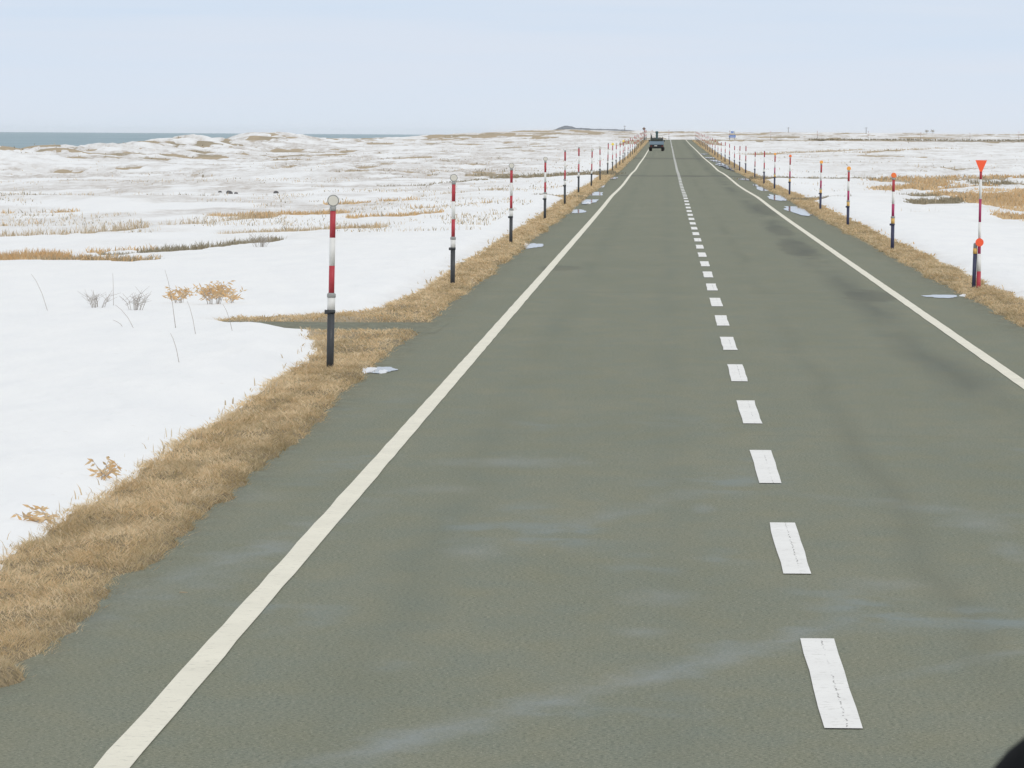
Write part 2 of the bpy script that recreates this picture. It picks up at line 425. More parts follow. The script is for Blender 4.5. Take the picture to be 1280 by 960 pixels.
M_WATER, t, b = mat('meltwater', (.04, .045, .045), rough=.06, spec=.5, ior=1.33)
bump(t, b, noise(t, 14, 3), .06, .01)
M_ICE, t, b = mat('slush', (.78, .80, .83), rough=.45)
bump(t, b, noise(t, 25, 4), .6, .02)

def grass_mat(name, cols, damp=None):
    m, t, b = mat(name, rough=.8, spec=.2)
    g = nd(t, 'ShaderNodeNewGeometry'); r = nd(t, 'ShaderNodeValToRGB')
    e = r.color_ramp.elements
    e[0].color = (*cols[0], 1); e[1].color = (*cols[-1], 1); e[1].position = 1
    for i, q in enumerate(cols[1:-1]):
        k = e.new((i+1)/(len(cols)-1)); k.color = (*q, 1)
    t.links.new(g.outputs['Random Per Island'], r.inputs[0])
    big = noise(t, 2.6, 5, sc=(1, .14, 1), rough=.7)
    c = mixc(t, rng(t, big, .38, .62), r.outputs[0], mixc(t, 1.0, r.outputs[0], (.86, .81, .73), 'MULTIPLY'))
    if damp:
        at = nd(t, 'ShaderNodeAttribute', attribute_name=damp)
        c = mixc(t, mth(t, 'MULTIPLY', at.outputs['Fac'], .8), c, (.25, .21, .115))
    t.links.new(c, b.inputs['Base Color'])
    tr = nd(t, 'ShaderNodeBsdfTranslucent'); t.links.new(c, tr.inputs['Color'])
    ms = nd(t, 'ShaderNodeMixShader'); ms.inputs[0].default_value = .42
    o = t.nodes['Material Output']
    t.links.new(b.outputs[0], ms.inputs[1]); t.links.new(tr.outputs[0], ms.inputs[2]); t.links.new(ms.outputs[0], o.inputs['Surface'])
    return m
M_VERGE = grass_mat('dead_verge_grass', [(.60, .45, .26), (.92, .76, .50), (.82, .62, .38), (.93, .78, .56), (.50, .42, .24), (.88, .67, .42), (.95, .82, .60)], 'damp')
M_ORANGE = grass_mat('orange_bamboo_grass', [(.84, .57, .29), (.72, .50, .28), (.90, .70, .45), (.62, .46, .27), (.88, .70, .46)])
M_TAN = grass_mat('pale_reed', [(.70, .60, .44), (.80, .70, .54), (.56, .47, .34), (.76, .62, .44)])
M_OLIVE = grass_mat('grey_olive_brush', [(.34, .31, .23), (.44, .40, .31), (.26, .24, .18), (.52, .46, .34)])
M_TWIG, _, _ = mat('bare_twig', (.42, .38, .34), .9)

# ------------------------------------------------------------------ terrain: one ground sheet, one snow sheet
rows = [6.0]
while rows[-1] < 38000:
    Y = rows[-1]
    st = min(max(.07, Y*Y/16800*1.0), max(.5, Y*.0045))
    if Y > 3200: st = Y*.03
    rows.append(Y+st)
rows = [-40, -20, -5, 2]+rows
ry = np.array(rows)
aa = np.concatenate([[-40, -15, -6, -2.5, -1.2, -.7, -.45, -.32, -.24, -.20], np.arange(-.175, -.03, .0006), np.arange(-.03, -.0, .0006), np.arange(0, .12, .0006), [.13, .15, .18, .24, .34, .5, .9, 2, 5, 14, 40]])
YY = np.repeat(ry[:, None], len(aa), 1)
XX = np.clip(aa[None, :]*(np.maximum(YY, 0)+30)+.4, -43000, 43000)
ZZ, UU, SS_ = heights(XX, YY)
ZZ = np.where((XX > 200) & (YY < 60), zr(YY)-.05, ZZ)
P = np.stack([XX, YY, ZZ], -1)
ground = structure('ground', raw_mesh('ground', P, grid_faces(*XX.shape), M_GROUND, attrs={'soil': ss(np.abs(UU), 5.6, 4.9)*(1-ss(YY, 150, 350))}), 'brown winter ground under the snow')
T = thick(XX, YY, UU)
stubv = ss(fbm(XX/2.2, YY/13, 71, 5), .38, .60)*ss(YY, 100, 260)*ss(np.abs(UU), 6, 14)*np.where(UU > 0, .5, 1.0)*(.45+.55*ss(fbm(XX/14, YY/60, 72, 3), .35, .6))
stubv = np.maximum(np.maximum(stubv*.95, BARE), ss(YY, 1300, 1500)*.8*ss(fbm(XX/12, YY/70, 75, 3), .4, .55))
stubv = np.maximum(stubv, ss(T, .10, .0)*.35*ss(YY, 60, 110))
drift = (fbm(XX/3.2, YY/7, 81, 3)-.5)*.06
PS = P.copy(); PS[..., 2] += np.where(T > 0, T+drift*ss(T, .02, .13), T-.03)
msk = (T > -.02) & (ZZ > -3.2)
me = raw_mesh('snow', PS, grid_faces(*XX.shape, msk), M_SNOW, attrs={'stub': stubv})
bm = bmesh.new(); bm.from_mesh(me); bmesh.ops.delete(bm, geom=[q for q in bm.verts if not q.link_faces], context='VERTS'); bm.to_mesh(me); bm.free()
snow = structure('snow', me, 'snow lying over the coastal plain')

def interp_h(x, y):
    z, u, s = heights(np.array([x], float), np.array([y], float)); return float(z[0])
def surf_h(x, y):
    X = np.array([x], float); Y = np.array([y], float)
    z, u, s = heights(X, Y); tt = thick(X, Y, u); return float(z[0]+max(0, tt[0]))

sea = structure('sea', raw_mesh('sea', [(-42000, -500, -3), (-40, -500, -3), (-40, 2600, -3), (-1050, 38000, -3), (-42000, 38000, -3)], [[0, 1, 2, 3, 4]], M_SEA, False, nv=5), 'grey blue sea beyond the dunes')
# far land on the horizon
hx = np.linspace(690, 806, 80); prof = np.interp(hx, [690, 698, 706, 714, 720, 735, 750, 768, 785, 806], [2.6, 5.2, 8.0, 7.4, 5.4, 4.9, 4.4, 4.2, 3.4, 1.5])
prof = prof+(fbm(hx/5, hx*0, 91, 3)-.5)*1.0
YH = 8000.0
V = []
for dy, k in ((-500, 0), (-250, .7), (0, 1), (300, .8), (700, 0)):
    for x, p in zip(hx, prof): V.append(((x-XV)/F*YH, YH+dy, 2.0+(4.0+p*YH/F)*k))
M_HILL, t, b = mat('wooded_hill', (.10, .13, .17), .9)
t.links.new(mixc(t, rng(t, noise(t, .03, 3), .4, .6), (.13, .155, .18), (.22, .24, .27)), b.inputs['Base Color'])
structure('distant_hills', raw_mesh('distant_hills', V, grid_faces(5, 80), M_HILL), 'low blue grey hills on the horizon')

# ------------------------------------------------------------------ road and markings
ss_list = list(np.arange(-30, 300, 1.0))+list(np.arange(300, Y0, 4.0))+list(np.arange(Y0, SB, 3.0))+list(np.arange(SB, SB+420, 12.0))
def strip(name, u0, u1, s0, s1, dz, m, jit=0.0, cols=2, seed=1, step=None):
    sl_ = [q for q in ss_list if s0 < q < s1]; sl_ = [s0]+sl_+[s1]
    if step: sl_ = list(np.arange(s0, s1, step))+[s1]
    V = []
    for s in sl_:
        for c in range(cols):
            u = u0+(u1-u0)*c/(cols-1)
            if jit and c in (0, cols-1): u += (float(vnoise(np.array([s*2.3]), np.array([c*9.7]), seed)[0])-.5)*jit
            x, y = path(s, u); V.append((x, y, float(zroad(s))+dz))
    return raw_mesh(name, V, grid_faces(len(sl_), cols), m)
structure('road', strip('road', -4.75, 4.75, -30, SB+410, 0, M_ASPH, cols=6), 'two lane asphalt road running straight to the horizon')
me = raw_mesh('side_road', [(-3.2-.03, SIDE_Y0-.2, .003), (-3.2, SIDE_Y1+.2, .003), (-5.5, SIDE_Y1+.3, .0), (-8.5, SIDE_Y1+.3, -.01), (-8.5, SIDE_Y0-.3, -.01), (-5.5, SIDE_Y0-.3, .0)], [[0, 1, 2, 3, 4, 5]], M_ASPH, False, nv=6)
structure('side_road', me, 'short paved side track running left into the snow')
structure('left_edge_line', strip('left_edge_line', -2.415-.085-X0, -2.415+.075-X0, -20, SB+400, .006, M_LINE, .012, 2, 1), 'cream edge line on the left')
structure('right_edge_line', strip('right_edge_line', 4.07-.08-X0, 4.07+.08-X0, -20, SB+400, .006, M_LINE, .012, 2, 2), 'cream edge line on the right')
Vd, Fd = [], []
s = -1.73
k = 0
while s < SB+300:
    a, e = s, s+5.08
    q = np.linspace(a, e, 6)
    base = len(Vd)
    for j, w in enumerate(q):
        for sg in (-1, 1):
            jj = random.uniform(-.006, .006)
            x, y = path(w, sg*.092+jj); Vd.append((x, y, float(zroad(w))+.006))
    for j in range(5): Fd.append([base+2*j, base+2*j+1, base+2*j+3, base+2*j+2])
    s += 10.03
structure('centre_line', raw_mesh('centre_line', Vd, Fd, M_DASH), 'broken white centre line')

def blob(name, cx, cy, hx_, hy_, z, m, seed, rag=.35, nn=40):
    V = [(cx, cy, z)]
    for i in range(nn):
        a = 2*math.pi*i/nn
        r = 1+rag*(2*float(fbm(np.array([math.cos(a)*1.6+seed*7.7]), np.array([math.sin(a)*1.6+seed]), 5, 4)[0])-1)*1.6
        V.append((cx+hx_*r*math.cos(a), cy+hy_*r*math.sin(a), z))
    Fc = [[0, 1+i, 1+(i+1) % nn] for i in range(nn)]
    return structure(name, raw_mesh(name, V, Fc, m, False, nv=3))
PUD = [(475, 463, 17, 4.2), (667, 307.5, 11, 3), (723, 264.5, 12, 2.4), (736, 251.5, 10, 3.5), (745, 242.5, 10, 2.5), (751, 233, 5, 1.8), (767, 222.5, 5, 1.2),
       (1176, 371, 22, 2.2), (1000, 262, 20, 6.5), (972, 247, 12, 4.2), (955, 236, 10, 3.2), (933, 224, 8, 1.3), (921, 213, 9, 2.2), (912, 208.5, 9, 2.4), (902, 204, 8, 2.2), (894, 200.5, 7, 2.0), (887, 197, 6, 1.2), (917, 211, 9, 2.2), (907, 206, 9, 2.2), (880, 192.5, 4, .8), (948, 232, 6, 1.5)]
for i, (px, py, hw, hh_) in enumerate(PUD):
    x, y = unproj(px, py)
    blob('puddle', x, y, hw*y/F, hh_*y*y/21050, float(zr(y))+.007+1e-5*y, M_WATER, i)

def lump(name, cx, cy, hx_, hy_, h, m, seed):
    nr, na = 6, 22; V = [(cx, cy, float(zr(cy))+h)]; Fc = []
    for j in range(1, nr+1):
        rr = j/nr
        for i in range(na):
            a = 2*math.pi*i/na
            k_ = 1+.7*(float(fbm(np.array([math.cos(a)*1.5+seed*3.1]), np.array([math.sin(a)*1.5]), 9, 3)[0])-.5)*1.6
            zz = h*(1-rr**2)*(.55+.9*float(vnoise(np.array([cx*31+math.cos(a)*rr*4]), np.array([math.sin(a)*rr*4+seed]), 4)[0]))
            V.append((cx+hx_*rr*k_*math.cos(a), cy+hy_*rr*k_*math.sin(a), float(zr(cy))+zz-.01*(rr > .99)))
    for i in range(na): Fc.append([0, 1+i, 1+(i+1) % na, 0])
    me = bpy.data.meshes.new(name)
    faces = [(0, 1+i, 1+(i+1) % na) for i in range(na)]
    for j in range(nr-1):
        for i in range(na):
            a_ = 1+j*na+i; b_ = 1+j*na+(i+1) % na
            faces.append((a_, a_+na, b_+na, b_))
    me.from_pydata(V, [], faces); me.materials.append(m)
    for p in me.polygons: p.use_smooth = True
    return structure(name, me)
for i, (px, py, hw, hh_, h) in enumerate([(458, 464, 13, 3.6, .035), (478, 465, 7, 2, .02), (656, 306, 5, 1.6, .03), (1208, 370, 9, 1.6, .03), (940, 222, 5, 1, .05), (735, 254, 5, 1, .04), (926, 216, 4, .7, .05)]):
    x, y = unproj(px, py); lump('slush_patch', x, y, hw*y/F, hh_*y*y/21050, h, M_ICE, i)

# ------------------------------------------------------------------ grass
def blades(name, P0, h, w, lean, head, m, label, cat, damp=None):
    """thin bent blades: a quad and a tip each"""
    N = len(P0)
    face = RNG.uniform(0, math.pi, N)
    sx = np.cos(face)*w/2; sy = np.sin(face)*w/2*.5
    dx = np.cos(head)*np.sin(lean); dy = np.sin(head)*np.sin(lean); dz = np.cos(lean)
    b0 = P0+np.stack([-sx, -sy, -.01*np.ones(N)], 1); b1 = P0+np.stack([sx, sy, -.01*np.ones(N)], 1)
    mid = P0+np.stack([dx*h*.45, dy*h*.45, dz*h*.6], 1)
    m0 = mid+np.stack([-sx*.8, -sy*.8, 0*sx], 1); m1 = mid+np.stack([sx*.8, sy*.8, 0*sx], 1)
    tip = P0+np.stack([dx*h*1.1, dy*h*1.1, dz*h], 1)
    V = np.stack([b0, b1, m1, m0, tip], 1).reshape(-1, 3)
    i = np.arange(N)*5
    tr = np.concatenate([np.stack([i, i+1, i+2], 1), np.stack([i, i+2, i+3], 1), np.stack([i+3, i+2, i+4], 1)], 0)
    return stuff(name, raw_mesh(name, V, tr, m, False, nv=3, attrs=({'damp': np.repeat(damp, 5)} if damp is not None else None)), label, cat)

def side_mask(X, Y): return (X < -3.3) & (Y > SIDE_Y0-.1) & (Y < SIDE_Y1+.1)
for sgn, name, lab, dens in ((-1, 'verge_grass', 'matted dead tan grass on the left verge', 1.0), (1, 'verge_grass', 'matted dead tan grass on the right verge', .8)):
    Ys, Us = [], []
    edges = np.concatenate([np.arange(20, 100, 2), np.arange(100, 1230, 10)])
    for a, e in zip(edges[:-1], edges[1:]):
        ym = (a+e)/2
        if sgn > 0 and ym < 55: continue
        d = 3600*dens*min(1, (45/ym)**1.35)
        nn_ = int(d*(e-a)*1.3)
        Ys.append(RNG.uniform(a, e, nn_)); Us.append(RNG.uniform(3.98, 5.75 if not (sgn < 0 and 76 < ym < 96) else 7.6, nn_))
    Y = np.concatenate(Ys); U = np.concatenate(Us)*sgn; X = X0+U
    z, u, s_ = heights(X, Y); tk = thick(X, Y, u)
    edge = np.where(u < 0, 4.13+.15*ss(Y, 42, 76), 4.33)+(fbm(Y/.9, u*0, 44, 4)-.5)*.20*(1-ss(Y, 150, 400))+(fbm(Y/6, u*0+3, 45, 2)-.5)*.16
    clump = fbm(X/.16, Y/.3, 51, 2)
    keep = (tk < .012) & (np.abs(U) > edge-.02) & ~side_mask(X, Y) & (RNG.uniform(0, 1, len(X)) < .35+1.1*clump)
    X, Y, z, clump = X[keep], Y[keep], z[keep], clump[keep]; au = np.abs(U[keep])
    N = len(X)
    w = np.maximum(.0045, Y*.00016)*RNG.uniform(.6, 1.3, N)
    h = RNG.uniform(.04, .10, N)*(.45+clump)*np.where(Y > 150, 1.2, 1)
    lean = RNG.uniform(.9, 1.53, N)
    damp = np.clip(ss(au, 4.48, 4.18)*(.1+.75*fbm(X/.3, Y/.8, 57, 3))+ss(fbm(X/.30, Y/3.0, 58, 4), .54, .74)*.35+(.13 if sgn > 0 else 0), 0, 1)
    head = 2*math.pi*vnoise(X/.35, Y/.7, 52)+RNG.normal(0, 1.3, N)
    blades(name, np.stack([X, Y, z], 1), h, w, lean, head, M_VERGE, lab, 'grass', damp)
    # taller sprigs along the snow margin
    N = 1300 if sgn < 0 else 900
    Y = 24*np.exp(RNG.uniform(0, math.log(14), N)); U = sgn*(snow_edge(np.full(N, float(sgn)), Y)+RNG.normal(.02, .10, N)); X = X0+U
    keep = (fbm(Y*.5, Y*0+sgn, 53, 3) > .47) & ~side_mask(X, Y); X, Y = X[keep], Y[keep]; N = len(X)
    z, u, s_ = heights(X, Y)
    blades('margin_weeds', np.stack([X, Y, z+np.maximum(0, thick(X, Y, u))], 1), RNG.uniform(.03, .11, N), np.maximum(.007, Y*.0002)*RNG.uniform(.6, 1.6, N), RNG.uniform(.1, 1.1, N), RNG.uniform(0, 6.28, N), M_TAN if sgn < 0 else M_ORANGE,
           'sparse dry leaves along the snow margin on the %s' % ('left' if sgn < 0 else 'right'), 'weeds')

acc = {'o': [], 'g': [], 't': []}
for i, (a, bq, hd, kd, dn, h, dm) in enumerate(PW):
    wpx = abs(bq[0]-a[0])/dm*F
    N = int(wpx*2*hd*21050/dm**2*16*dn)+60
    X = RNG.uniform(a[0]-.006*dm, bq[0]+.006*dm, N); tt = np.clip((X-a[0])/(bq[0]-a[0]), 0, 1)
    Y = a[1]+tt*(bq[1]-a[1])+RNG.uniform(-1.6, 1.6, N)*hd
    pv = patchval(X, Y, i)
    cl = fbm(X*30/dm**.5, Y*10/dm**.5, 300+i, 3)
    keep = (pv > RNG.uniform(0, .35, N)) & (cl > .35+.25*(1-dn))
    X, Y, cl = X[keep], Y[keep], cl[keep]
    if not len(X): continue
    z, u, s_ = heights(X, Y); n_ = len(X)
    kk = np.array(['o']*n_) if kd == 'o' else np.array([kd]*n_)
    if kd == 'o': kk = np.where(RNG.uniform(0, 1, n_) < .25, 't', 'o')
    if kd == 'm': kk = np.where(RNG.uniform(0, 1, n_)+.6*(cl-.5) < .5, 'o', 'g')
    for q in 'ogt':
        sel = kk == q
        if sel.any(): acc[q].append(np.stack([X[sel], Y[sel], z[sel], h*RNG.uniform(.45, 1.1, sel.sum())*(.6+.8*cl[sel])], 1))
# scattered stubble over the whole plain
N = 170000
Y = 1/RNG.uniform(1/1400, 1/75, N); X = RNG.uniform(-.155, .10, N)*(Y+30)
z, u, s_ = heights(X, Y); tk = thick(X, Y, u)
cl = fbm(X/1.2, Y/9, 401, 4); cl2 = fbm(X/7, Y/26, 402, 3)
ok = (tk > -.02) & (np.abs(u) > 5.6) & (cl > .50+.05*RNG.uniform(0, 1, N)) & (cl2 > .47) & (np.abs(u)+.0*X > 6) & (X > coast(Y)-4) & (Y > np.where(u < 0, 165, 285))
ok &= ~((u > 0) & (RNG.uniform(0, 1, N) < .6))
Xs, Ys_, zs = X[ok], Y[ok], (z+np.maximum(0, tk))[ok]
qq = RNG.uniform(0, 1, len(Xs)) < .72
acc['t'].append(np.stack([Xs, Ys_, zs, RNG.uniform(.04, .17, len(Xs))], 1)[qq]); acc['g'].append(np.stack([Xs, Ys_, zs, RNG.uniform(.03, .12, len(Xs))], 1)[~qq])
ok = (tk < -.02) & (np.abs(u) > 7) & (X > coast(Y)-6) & (Y > 150)
Xs, Ys_, zs = X[ok], Y[ok], z[ok]; q = RNG.uniform(0, 1, len(Xs)) < .55
acc['t'].append(np.stack([Xs[q], Ys_[q], zs[q], RNG.uniform(.1, .35, q.sum())], 1))
acc['g'].append(np.stack([Xs[~q], Ys_[~q], zs[~q], RNG.uniform(.1, .35, (~q).sum())], 1))
# dark scrub on the near shoulder of the road beyond the bend
N = 9000
Xs = RNG.uniform(X0+RB-30, X0+RB+380, N); us = RNG.uniform(4.6, 7.5, N)
Ys_ = Y0+RB-us; Xs = np.where(Xs < X0+RB, X0+RB-(RB-us)*np.sin((X0+RB-Xs)/RB), Xs)
Ys_ = np.where(Xs < X0+RB, Y0+np.sqrt(np.maximum((RB-us)**2-(X0+RB-Xs)**2, 0)), Ys_)
zs, _, _ = heights(Xs, Ys_)
acc['g'].append(np.stack([Xs, Ys_, zs, RNG.uniform(.2, .55, N)], 1))
for q, name, m, lab, cat, wk in (('o', 'orange_grass', M_ORANGE, 'orange dry bamboo grass in bands over the snow', 'grass', 1.5), ('g', 'dark_brush', M_OLIVE, 'grey olive low brush in bands over the snow', 'brush', .9),
                                 ('t', 'pale_grass', M_TAN, 'pale straw stubble poking through the snow', 'grass', .7)):
    A = np.concatenate(acc[q], 0); N = len(A)
    blades(name, A[:, :3], A[:, 3], np.maximum(.008, A[:, 1]*.00014)*wk*RNG.uniform(.6, 1.4, N), RNG.uniform(.05, 1.0, N), RNG.uniform(0, 6.28, N), m, lab, cat)

# ------------------------------------------------------------------ small modelled things
def bm_tube(bm, pts, rads, seg=12, mi=0, cap=True):
    """lathe along a polyline"""
    rings = []
    P_ = [Vector(p) for p in pts]
    for i, p in enumerate(P_):
        d = (P_[min(i+1, len(P_)-1)]-P_[max(i-1, 0)])
        if d.length < 1e-9: d = Vector((0, 0, 1))
        d.normalize()
        ref = Vector((0, 1, 0)) if abs(d.y) < .9 else Vector((1, 0, 0))
        a = d.cross(ref).normalized(); b_ = d.cross(a)
        rings.append([bm.verts.new(p+(a*math.cos(2*math.pi*k/seg)+b_*math.sin(2*math.pi*k/seg))*rads[i]) for k in range(seg)])
    for i in range(len(rings)-1):
        for k in range(seg):
            f = bm.faces.new((rings[i][k], rings[i][(k+1) % seg], rings[i+1][(k+1) % seg], rings[i+1][k])); f.material_index = mi; f.smooth = True
    if cap:
        for r in (rings[0], rings[-1]):
            f = bm.faces.new(r); f.material_index = mi
def bm_box(bm, c, s, mi=0, bev=0.0, rot=None):
    r = bmesh.ops.create_cube(bm, size=1)
    vs = r['verts']
    mm = Matrix.Translation(c) @ (rot if rot else Matrix.Identity(4)) @ Matrix.Diagonal((*s, 1))
    bmesh.ops.transform(bm, matrix=mm, verts=vs)
    fs = list({f for q in vs for f in q.link_faces})
    for f in fs: f.material_index = mi
    if bev:
        es = list({e for f in fs for e in f.edges})
        r2 = bmesh.ops.bevel(bm, geom=es, offset=bev, segments=2, affect='EDGES', profile=.5)
        for f in r2['faces']: f.material_index = mi
def done(name, bm, mats, parent=None):
    bmesh.ops.recalc_face_normals(bm, faces=bm.faces)
    me = bpy.data.meshes.new(name); bm.to_mesh(me); bm.free()
    for m in (mats if isinstance(mats, (list, tuple)) else [mats]): me.materials.append(m)
    return link(name, me, parent)
def thing(name, loc, label, cat, group=None, rot=(0, 0, 0)):
    o = bpy.data.objects.new(name, None); COL.objects.link(o); o.location = loc; o.rotation_euler = rot
    o.empty_display_size = .2
    return tag(o, label, cat, group)
def copy_tree(o, parent=None):
    c_ = o.copy(); COL.objects.link(c_); c_.parent = parent
    for ch in [q for q in KIDS.get(o.name, [])]:
        k_ = copy_tree(ch, c_); KIDS.setdefault(c_.name, []).append(k_)
    return c_
KIDS = {}
def part(name, bm, mats, parent):
    o = done(name, bm, mats, parent); KIDS.setdefault(parent.name, []).append(o); return o

def paint(name, colr, rough=.45, dirt=.5):
    m, t, b = mat(name, colr, rough)
    f = rng(t, noise(t, 6, 5, rough=.7), .45, .75, 0, dirt)
    t.links.new(mixc(t, f, colr, tuple(q*.55+.06 for q in colr)), b.inputs['Base Color'])
    t.links.new(rng(t, noise(t, 20, 3), .3, .7, rough-.1, rough+.2), b.inputs['Roughness'])
    return m
M_RED = paint('faded_red', (.46, .045, .06)); M_CRIM = paint('crimson', (.42, .035, .13)); M_WHT = paint('pole_white', (.78, .78, .75), dirt=.3)
M_BLK = paint('dark_tube', (.045, .05, .055), .5, .4); M_GREY = paint('collar_grey', (.33, .34, .33)); M_YEL = paint('amber_band', (.72, .45, .13))
M_ORG = paint('orange_reflector', (.95, .22, .06), .35, .1); M_AMB = paint('amber_reflector', (.98, .45, .09), .35, .1); M_LENS = paint('ivory_lens', (.70, .68, .60), .3, .15)
M_YR = paint('yellow_reflector', (.95, .75, .12), .35, .1); M_NAVY = paint('navy_tube', (.035, .04, .09), .5)
M_TRI = paint('signal_red', (1.0, .13, .05), .5, .08)

def disc(bm, z, r, th, mi=0, y=-.0):
    bm_tube(bm, [(0, y-th/2, z), (0, y+th/2, z)], [r, r], 28, mi)
def snow_pole(lens, lens_mat, band, H=2.06, red=None, lens_r=.058, dark=None):
    """lower tube, clamp, sleeve, collar, striped upper tube, round reflector"""
    o = thing('snow_pole', (0, 0, 0), 'proto', 'snow pole')
    red = red or (M_RED, M_RED); dark = dark or M_BLK
    k = H/2.06
    bm = bmesh.new(); bm_tube(bm, [(0, 0, -.25), (0, 0, .69*k)], [.043, .043], 16); part('lower_tube', bm, dark, o)
    bm = bmesh.new(); bm_tube(bm, [(0, 0, .66*k), (0, 0, .70*k)], [.050, .050], 16); bm_box(bm, (-.055, -.01, .675*k), (.045, .04, .05), 0, .006)
    bm_tube(bm, [(-.075, -.01, .69*k), (-.06, -.01, .69*k)], [.012, .012], 6); part('clamp', bm, dark, o)
    bm = bmesh.new(); bm_tube(bm, [(0, 0, .69*k), (0, 0, .85*k)], [.046, .046], 16); part('band', bm, band, o)
    bm = bmesh.new(); bm_tube(bm, [(0, 0, .845*k), (0, 0, .85*k), (0, 0, .885*k), (0, 0, .90*k)], [.047, .052, .052, .04], 16); part('collar', bm, M_GREY, o)
    bm = bmesh.new()
    zs = [.89*k, 1.22*k, 1.55*k, 1.875*k]
    for j in range(3): bm_tube(bm, [(0, 0, zs[j]), (0, 0, zs[j+1])], [.034, .034], 16, [0, 1, 2][j])
    part('striped_tube', bm, [red[1], M_WHT, red[0]], o)
    bm = bmesh.new(); bm_tube(bm, [(0, 0, 1.865*k), (0, 0, 1.92*k)], [.037, .037], 16); part('cap', bm, M_GREY, o)
    zc = 1.92*k+lens_r+.008
    if lens:
        bm = bmesh.new(); disc(bm, zc, lens_r+.012, .035); r_ = part('reflector', bm, M_GREY if lens_mat is M_LENS else lens_mat, o)
        bm = bmesh.new(); disc(bm, zc, lens_r, .012, 0, -.0235); part('lens', bm, lens_mat, r_)
    return o
PR_L = snow_pole(True, M_LENS, M_WHT)
PR_Y = snow_pole(True, M_YR, M_WHT, lens_r=.085)
PR_T = snow_pole(False, None, M_WHT, H=2.3)
PR_RO = snow_pole(True, M_ORG, M_YEL, H=1.88, red=(M_RED, M_CRIM), lens_r=.052, dark=M_NAVY)
PR_RA = snow_pole(True, M_AMB, M_YEL, H=1.86, red=(M_RED, M_CRIM), lens_r=.052, dark=M_NAVY)
PR_RP = snow_pole(False, None, M_WHT, H=2.0, dark=M_NAVY)
ORD = ['first', 'second', 'third', 'fourth', 'fifth', 'sixth', 'seventh', 'eighth', 'ninth', 'tenth', 'eleventh', 'twelfth', 'thirteenth', 'fourteenth', 'fifteenth', 'sixteenth', 'seventeenth', 'eighteenth', 'nineteenth', 'twentieth',
       'twenty-first', 'twenty-second', 'twenty-third', 'twenty-fourth', 'twenty-fifth', 'twenty-sixth', 'twenty-seventh', 'twenty-eighth', 'twenty-ninth', 'thirtieth', 'thirty-first', 'thirty-second', 'thirty-third', 'thirty-fourth', 'thirty-fifth']
used = set()
def put(pr, x, y, label, group, lean=(0, 0), sc_=1.0):
    if pr.name in used: o = copy_tree(pr)
    else: o = pr; used.add(pr.name)
    f_ = (CAM_H-interp_h(x, y))/(CAM_H-float(zroad(latlong(x, y)[1]))) if y < 900 else 1.0
    x, y = x*f_*(.987 if y < 900 else 1), y*f_*(.987 if y < 900 else 1)
    z = interp_h(x, y)
    o.location = (x, y, z-.01); o.rotation_euler = (lean[0], lean[1], random.uniform(-.1, .1))
    o.scale = (sc_, sc_, sc_) if isinstance(sc_, float) else sc_
    tag(o, label, 'snow pole', group)
    return o
GL, GR = 'snow poles along the left verge', 'snow poles along the right verge'
LY = [72.3, 113.6, 157, 202, 241, 289, 330, 372, 414, 456, 495, 533, 560]+[600+41*i for i in range(16)]
LX = [-4.03, -4.02, -4.04, -4.06, -4.05, -4.2, -4.1, -4.08, -4.03]
for i, y in enumerate(LY):
    pr = PR_L if i in (0, 1, 2, 3) else (PR_Y if i in (9, 12) else (PR_T if i in (4, 5, 8) else PR_L))
    if i >= 13: pr = PR_T if i % 2 else PR_L
    x = LX[i] if i < len(LX) else -4.05+random.uniform(-.08, .08)
    extra = {0: 'nearest and largest left snow pole, striped red and white, ivory disc on top', 1: 'red and white snow pole with ivory disc, second from the camera on the left verge',
             9: 'thin left snow pole with yellow disc, nearer of the two yellow topped ones', 12: 'thin left snow pole with yellow disc, farther of the two yellow topped ones',
             4: 'taller red and white snow pole without disc, fifth from the camera on the left verge'}
    lab = extra.get(i, 'left verge snow pole, red and white, %s counted from the camera' % ORD[i])
    put(pr, x, y, lab, GL, (random.uniform(-.016, .016), (.014 if i == 0 else .006) + random.uniform(-.016, .016)*(i > 1)), 1.0 if i > 0 else 1.0)
RX = [(5.72, 152, PR_RO), (5.80, 192, PR_RA), (5.92, 231, PR_RA), (5.76, 281, PR_RO), (5.76, 320, PR_RA), (5.75, 354, PR_RP), (5.75, 391, PR_RP), (5.78, 438, PR_RP), (5.75, 472, PR_RP), (5.75, 508, PR_RP), (5.75, 548, PR_RP)]
RX += [(5.75, 589+41*i, PR_RP) for i in range(15)]
for i, (x, y, pr) in enumerate(RX):
    extra = {0: 'snow pole with round red orange disc and amber band, just beyond the triangle topped pole', 1: 'snow pole with amber disc, second beyond the triangle topped pole on the right verge',
             2: 'snow pole with amber disc beside the largest puddle on the right verge'}
    lab = extra.get(i, 'right verge snow pole with dark foot, %s beyond the triangle topped pole' % ORD[i])
    put(pr, x, y, lab, GR, (random.uniform(-.01, .01), (.02 if i in (0, 2) else .006)+random.uniform(-.012, .012)), random.uniform(.93, 1.06) if i > 3 else 1.0)
# poles and chevrons round the far bend
used_b = 0
for i in range(15):
    s = Y0-30+i*10.5
    x, y = path(s, -5.3)
    lab = 'tiny striped pole outside the far bend, %s from its left end' % ORD[i]
    put(PR_T, x, y, lab, 'marker poles round the outside of the far bend', (0, random.uniform(-.03, .03)), random.uniform(.8, 1.0))

